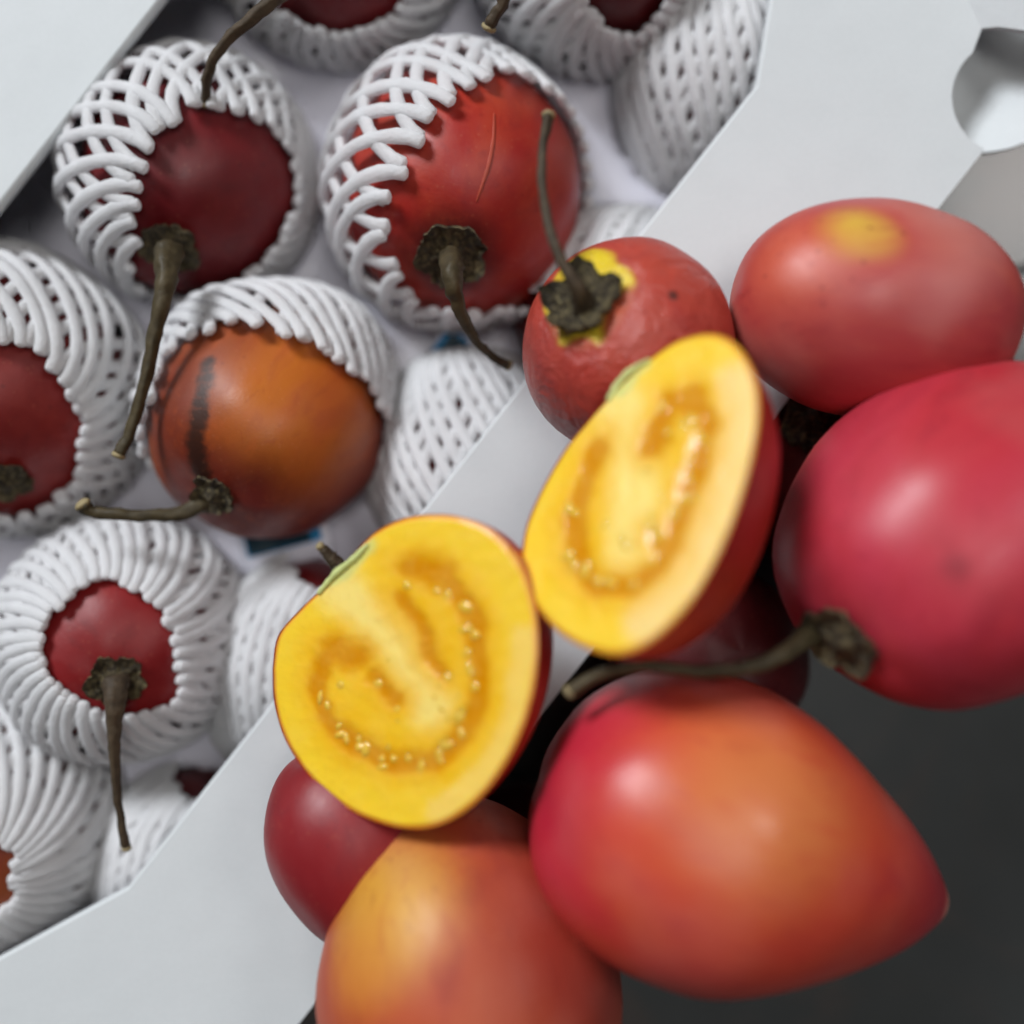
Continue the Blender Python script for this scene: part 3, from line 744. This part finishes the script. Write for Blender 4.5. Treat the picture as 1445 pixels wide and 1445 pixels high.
# ------------------------------------------------------------------ the two cut halves
def flesh_mat():
    m, nt, b = new_mat("wet_yellow_flesh")
    at = nt.nodes.new("ShaderNodeAttribute"); at.attribute_name = "pigment"
    tc = nt.nodes.new("ShaderNodeTexCoord"); v = tc.outputs["Object"]
    f = noise_node(nt, v, 700, 4, 0.6); g = noise_node(nt, v, 180, 3, 0.6)
    c = mixc(nt, maprange(nt, g, 0.35, 0.7, 0, 0.12), at.outputs["Color"], srgb(246, 214, 112))
    c = mixc(nt, maprange(nt, f, 0.5, 0.75, 0, 0.18), c, srgb(214, 160, 28))
    nt.links.new(c, b.inputs["Base Color"])
    nt.links.new(maprange(nt, at.outputs["Alpha"], 0.1, 0.9, 0.36, 0.20), b.inputs["Roughness"])
    b.inputs["Subsurface Weight"].default_value = 0.25; b.inputs["Subsurface Radius"].default_value = (1, 0.6, 0.15)
    b.inputs["Subsurface Scale"].default_value = 0.003
    bump(nt, b, mathn(nt, 'ADD', mathn(nt, 'MULTIPLY', f, 0.4), g), 0.25, 0.0008)
    return m
M_FLESH = flesh_mat()
def seed_mat():
    m, nt, b = new_mat("wet_seed_gel")
    b.inputs["Base Color"].default_value = srgb(236, 188, 70); b.inputs["Roughness"].default_value = 0.12
    b.inputs["Coat Weight"].default_value = 0.6; b.inputs["Coat Roughness"].default_value = 0.05
    b.inputs["Subsurface Weight"].default_value = 0.4; b.inputs["Subsurface Radius"].default_value = (1, 0.7, 0.2); b.inputs["Subsurface Scale"].default_value = 0.002
    return m
M_SEED = seed_mat()
M_PITH = simple("green_white_pith", srgb(206, 214, 140), 0.5, 500, 0.5, 0.0005, 0.12, sss=0.2)

def seg_dist(p, a, b):
    ab = (b[0] - a[0], b[1] - a[1]); l = ab[0] ** 2 + ab[1] ** 2
    t = 0 if l == 0 else max(0, min(1, ((p[0] - a[0]) * ab[0] + (p[1] - a[1]) * ab[1]) / l))
    return math.hypot(p[0] - a[0] - ab[0] * t, p[1] - a[1] - ab[1] * t)
def poly_dist(p, P): return min(seg_dist(p, P[i], P[i + 1]) for i in range(len(P) - 1))

def seed_mesh():
    V = []; F = []; ns, nr = 10, 6
    for j in range(1, nr):
        t = math.pi * j / nr
        for k in range(ns):
            a = 2 * math.pi * k / ns
            V.append(Vector((math.cos(a) * math.sin(t) * 0.105, math.sin(a) * math.sin(t) * 0.075, math.cos(t) * 0.05)))
    V += [Vector((0, 0, 0.05)), Vector((0, 0, -0.05))]; T, B = len(V) - 2, len(V) - 1
    for j in range(nr - 2):
        for k in range(ns):
            k2 = (k + 1) % ns; F.append((j * ns + k, (j + 1) * ns + k, (j + 1) * ns + k2, j * ns + k2))
    for k in range(ns):
        k2 = (k + 1) % ns; F += [(T, k, k2), (B, (nr - 2) * ns + k2, (nr - 2) * ns + k)]
    return V, F

def half(key, center, z, nrm, outline, depth, label, channel, blobs, core, mass, seeds, pith, mat, stub=None, rimpale=None):
    nrm = Vector(nrm).normalized(); C = W(center[0], center[1], z)
    def on(px, py):
        d = ray(px, py); t = (C - CAMP).dot(nrm) / d.dot(nrm); return CAMP + d * t
    n_o = 160
    o2 = spline([tuple(p) + (0,) for p in outline] + [tuple(outline[0]) + (0,)], n_o + 1)[:-1]
    P3 = [on(p[0], p[1]) for p in o2]
    root = empty("tamarillo_half", C - nrm * depth, label, "cut tamarillo", "two halves of a cut tamarillo")
    # flesh
    rings = 62; V = []; F = []; col = []
    YEL, RIM, GEL, CORE, MASS = [Vector(srgb(*c)[:3]) for c in ((248, 204, 46), (226, 124, 40), (212, 134, 2), (252, 224, 130), (244, 196, 40))]
    HALO = Vector(srgb(238, 176, 10)[:3]); GRN = Vector(srgb(206, 212, 130)[:3]); PALE = Vector(srgb(250, 214, 140)[:3])
    for j in range(rings + 1):
        f = j / rings; f = 1 - (1 - f) ** 1.15
        for k in range(n_o):
            if j == 0 and k > 0: break
            px = lerp(center[0], o2[k][0], f); py = lerp(center[1], o2[k][1], f)
            q = C + (P3[k] - C) * f
            jit = (9 * noise.noise(Vector((px * .02, py * .02, 1))), 9 * noise.noise(Vector((px * .02, py * .02, 7))))
            jit2 = (3 * noise.noise(Vector((px * .07, py * .07, 1))), 3 * noise.noise(Vector((px * .07, py * .07, 7))))
            p = (px + jit[0] + jit2[0], py + jit[1] + jit2[1])
            dch = poly_dist(p, channel[0]); wch = channel[1]
            g = smooth(wch * 1.35, wch * 0.3, dch)
            for (pl, w) in blobs: g = max(g, smooth(w * 1.5, w * 0.2, poly_dist(p, pl)))
            mm = smooth(mass[1] * 1.3, mass[1] * 0.7, poly_dist(p, mass[0]))
            cc = smooth(core[1] * 1.5, core[1] * 0.3, poly_dist(p, core[0]))
            c = YEL.copy(); c = c.lerp(MASS, mm)
            if rimpale: c = c.lerp(PALE, rimpale[2] * smooth(rimpale[1] * 1.4, rimpale[1] * 0.4, poly_dist(p, rimpale[0])))
            c = c.lerp(CORE, 0.85 * cc)
            c = c.lerp(HALO, 0.65 * smooth(wch * 3.2, wch * 0.8, min(dch, min(poly_dist(p, pl) for pl, w in blobs))))
            c = c.lerp(GEL, 0.92 * g)
            gp = smooth(pith[2] * 1.5, pith[2] * 0.5, poly_dist(p, pith[0])); c = c.lerp(GRN, 0.8 * gp)
            c = c.lerp(RIM, smooth(0.955, 0.995, f) * 0.8)
            h = -0.02 * g + 0.015 * mm * (1 - g) + 0.012 * noise.noise(Vector((px * .05, py * .05, 3)))
            h += 0.015 * g * noise.noise(Vector((px * .12, py * .12, 5)))
            h -= 0.05 * smooth(0.965, 1.0, f)
            V.append(q + nrm * h - C); col.append((c[0], c[1], c[2], g))
    idx = lambda j, k: 0 if j == 0 else 1 + (j - 1) * n_o + k % n_o
    for k in range(n_o): F.append((idx(0, 0), idx(1, k + 1), idx(1, k)))
    for j in range(1, rings):
        for k in range(n_o): F.append((idx(j, k), idx(j, k + 1), idx(j + 1, k + 1), idx(j + 1, k)))
    fl = mesh_obj("flesh", V, F, M_FLESH, root, C)
    at = fl.data.color_attributes.new("pigment", 'FLOAT_COLOR', 'POINT')
    at.data.foreach_set("color", [x for c in col for x in c])
    bm = bmesh.new(); bm.from_mesh(fl.data); bmesh.ops.recalc_face_normals(bm, faces=bm.faces)
    if sum((f.normal.dot(nrm) for f in bm.faces)) < 0: bmesh.ops.reverse_faces(bm, faces=bm.faces)
    bm.to_mesh(fl.data); bm.free()
    # skin dome
    V = []; F = []; m = 22
    for j in range(m + 1):
        a = j / m * math.pi / 2; s_ = math.cos(a) ** 0.92 if j < m else 0.0; dp = depth * math.sin(a)
        for k in range(n_o):
            q = C + (P3[k] - C) * (s_ * 1.004) - nrm * (dp + 0.03)
            V.append(q - C)
            if j == m: break
    for j in range(m):
        for k in range(n_o):
            k2 = (k + 1) % n_o
            if j < m - 1: F.append((j * n_o + k, (j + 1) * n_o + k, (j + 1) * n_o + k2, j * n_o + k2))
            else: F.append((j * n_o + k, m * n_o, j * n_o + k2))
    sk = mesh_obj("skin", V, F, fruit_mat("skin_" + key, half_len=3, **mat), root, C)
    bm = bmesh.new(); bm.from_mesh(sk.data); bmesh.ops.recalc_face_normals(bm, faces=bm.faces)
    if sum((f.normal.dot(nrm) for f in bm.faces)) > 0: bmesh.ops.reverse_faces(bm, faces=bm.faces)
    bm.to_mesh(sk.data); bm.free()
    # seeds sit in the gel
    R_ = random.Random(len(key) + seeds[0][0]); Vs, Fs = seed_mesh(); first = None
    q0 = quat_to(nrm)
    seeds = list(seeds)
    for _ in range(26):                                       # more, scattered through the pulp
        i_ = R_.randrange(len(mass[0]) - 1); t_ = R_.random()
        seeds.append((lerp(mass[0][i_][0], mass[0][i_ + 1][0], t_) + R_.uniform(-1, 1) * mass[1] * 0.6, lerp(mass[0][i_][1], mass[0][i_ + 1][1], t_) + R_.uniform(-1, 1) * mass[1] * 0.6))
    for (px, py) in seeds:
        pos = on(px + R_.uniform(-9, 9), py + R_.uniform(-9, 9)) - nrm * R_.uniform(0.03, 0.06)
        rq = q0 @ Quaternion((0, 0, 1), R_.uniform(0, 6.28)) @ Quaternion((1, 0, 0), R_.uniform(-0.4, 0.4))
        if first is None:
            o = mesh_obj("seed", Vs, Fs, M_SEED, fl, pos, rq); first = o
        else:
            o = first.copy(); sc.collection.objects.link(o); o.parent = fl
            o.location = pos * U - root.location - fl.location; o.rotation_quaternion = rq
        o.scale = (R_.uniform(0.8, 1.8), R_.uniform(0.8, 1.6), 1.15)
    # pith: ragged pale rim of the stem hollow
    pts = spline([tuple(on(px, py) + nrm * 0.02) for (px, py) in pith[1]], 22); b0 = Vector(pts[0])
    V, F = tube([Vector(p) - b0 for p in pts], [pith[3] * (0.5 + 0.5 * math.sin(math.pi * (i + 1) / 23)) * (1 + 0.3 * noise.noise(Vector((i * .9, 2, 0)))) for i in range(22)], 10, True, 0.4)
    mesh_obj("pith", V, F, M_PITH, root, b0)
    if stub: add_stem(root, stub, M_STEM, 3)
    return root

HSK = dict(main=rgb(168, 34, 30), second=rgb(186, 60, 36), dark=rgb(130, 18, 26), rough=0.32)
half("h1", (575, 950), 9.9, (-0.44, 0.06, 0.90),
     [(384, 945), (392, 897), (425, 858), (462, 822), (492, 788), (530, 750), (580, 729), (640, 728), (692, 748), (730, 790), (752, 850), (758, 915), (748, 990), (722, 1060), (680, 1122), (630, 1160), (575, 1170), (505, 1150), (445, 1106), (405, 1050), (387, 995)],
     2.8, "left cut half of a yellow-fleshed tamarillo showing its seed chambers, by the lid edge",
     ([(572, 802), (610, 802), (648, 832), (670, 880), (680, 940), (676, 1000), (652, 1045), (608, 1076), (560, 1078), (505, 1052), (466, 1012), (454, 970), (458, 935), (474, 910)], 18),
     [([(585, 800), (625, 812)], 26), ([(566, 845), (600, 895), (628, 948)], 13), ([(472, 915), (505, 928)], 24), ([(530, 960), (555, 985)], 16)],
     ([(480, 830), (540, 890), (590, 950), (612, 1000)], 36), ([(640, 860), (640, 960), (600, 1040), (520, 1020)], 55),
     [(577, 829), (457, 987), (469, 1023), (492, 1043), (523, 1066), (534, 1071), (548, 1075), (587, 1083), (652, 862), (641, 838), (668, 905), (652, 1000), (655, 985), (664, 950), (610, 838), (630, 846), (660, 885), (665, 930), (666, 970), (648, 1012), (632, 1040), (505, 1050), (478, 1034), (462, 1003), (480, 960), (530, 965), (600, 940), (612, 1060), (560, 1066), (540, 940)],
     ([(470, 815), (520, 772)], [(450, 838), (472, 812), (500, 788), (520, 768)], 15, 0.07), HSK,
     stub=[(492, 812, 8.7, 0.22), (478, 800, 8.8, 0.18), (466, 787, 8.9, 0.14), (454, 772, 9.0, 0.09)],
     rimpale=([(742, 900), (728, 1010), (690, 1090), (620, 1145)], 20, 0.4))
half("h2", (915, 705), 11.6, (-0.60, 0.33, 0.73),
     [(733, 795), (742, 742), (764, 690), (798, 632), (842, 578), (884, 532), (915, 506), (958, 478), (1008, 470), (1044, 492), (1066, 540), (1068, 598), (1052, 675), (1022, 760), (978, 842), (926, 898), (878, 922), (835, 917), (790, 893), (755, 856), (738, 825)],
     2.9, "right cut half of a yellow-fleshed tamarillo leaning up on the pile",
     ([(848, 628), (828, 680), (812, 740), (815, 795), (845, 830), (890, 832), (930, 803), (962, 735), (985, 665), (1000, 600), (985, 560), (950, 570), (925, 612)], 17),
     [([(945, 570), (985, 575)], 20), ([(930, 610), (918, 640)], 16), ([(842, 640), (836, 660)], 15), ([(850, 825), (890, 830)], 18), ([(925, 760), (938, 780)], 13)],
     ([(870, 560), (890, 640), (900, 720), (892, 790)], 38), ([(960, 640), (930, 740), (880, 770), (850, 720)], 45),
     [(942, 570), (975, 592), (978, 608), (968, 600), (918, 648), (922, 675), (926, 692), (915, 665), (800, 715), (793, 725), (805, 780), (812, 795), (820, 803), (830, 800), (808, 805), (886, 828), (910, 785), (905, 795), (955, 700), (965, 670), (950, 730), (935, 760), (980, 640), (925, 720), (935, 745), (860, 822), (985, 620), (945, 600), (840, 815), (930, 790)],
     ([(868, 552), (905, 512)], [(858, 566), (874, 540), (896, 520), (918, 508)], 14, 0.06), HSK,
     rimpale=([(1040, 540), (1040, 610), (1010, 720), (965, 810), (910, 880)], 34, 0.85))
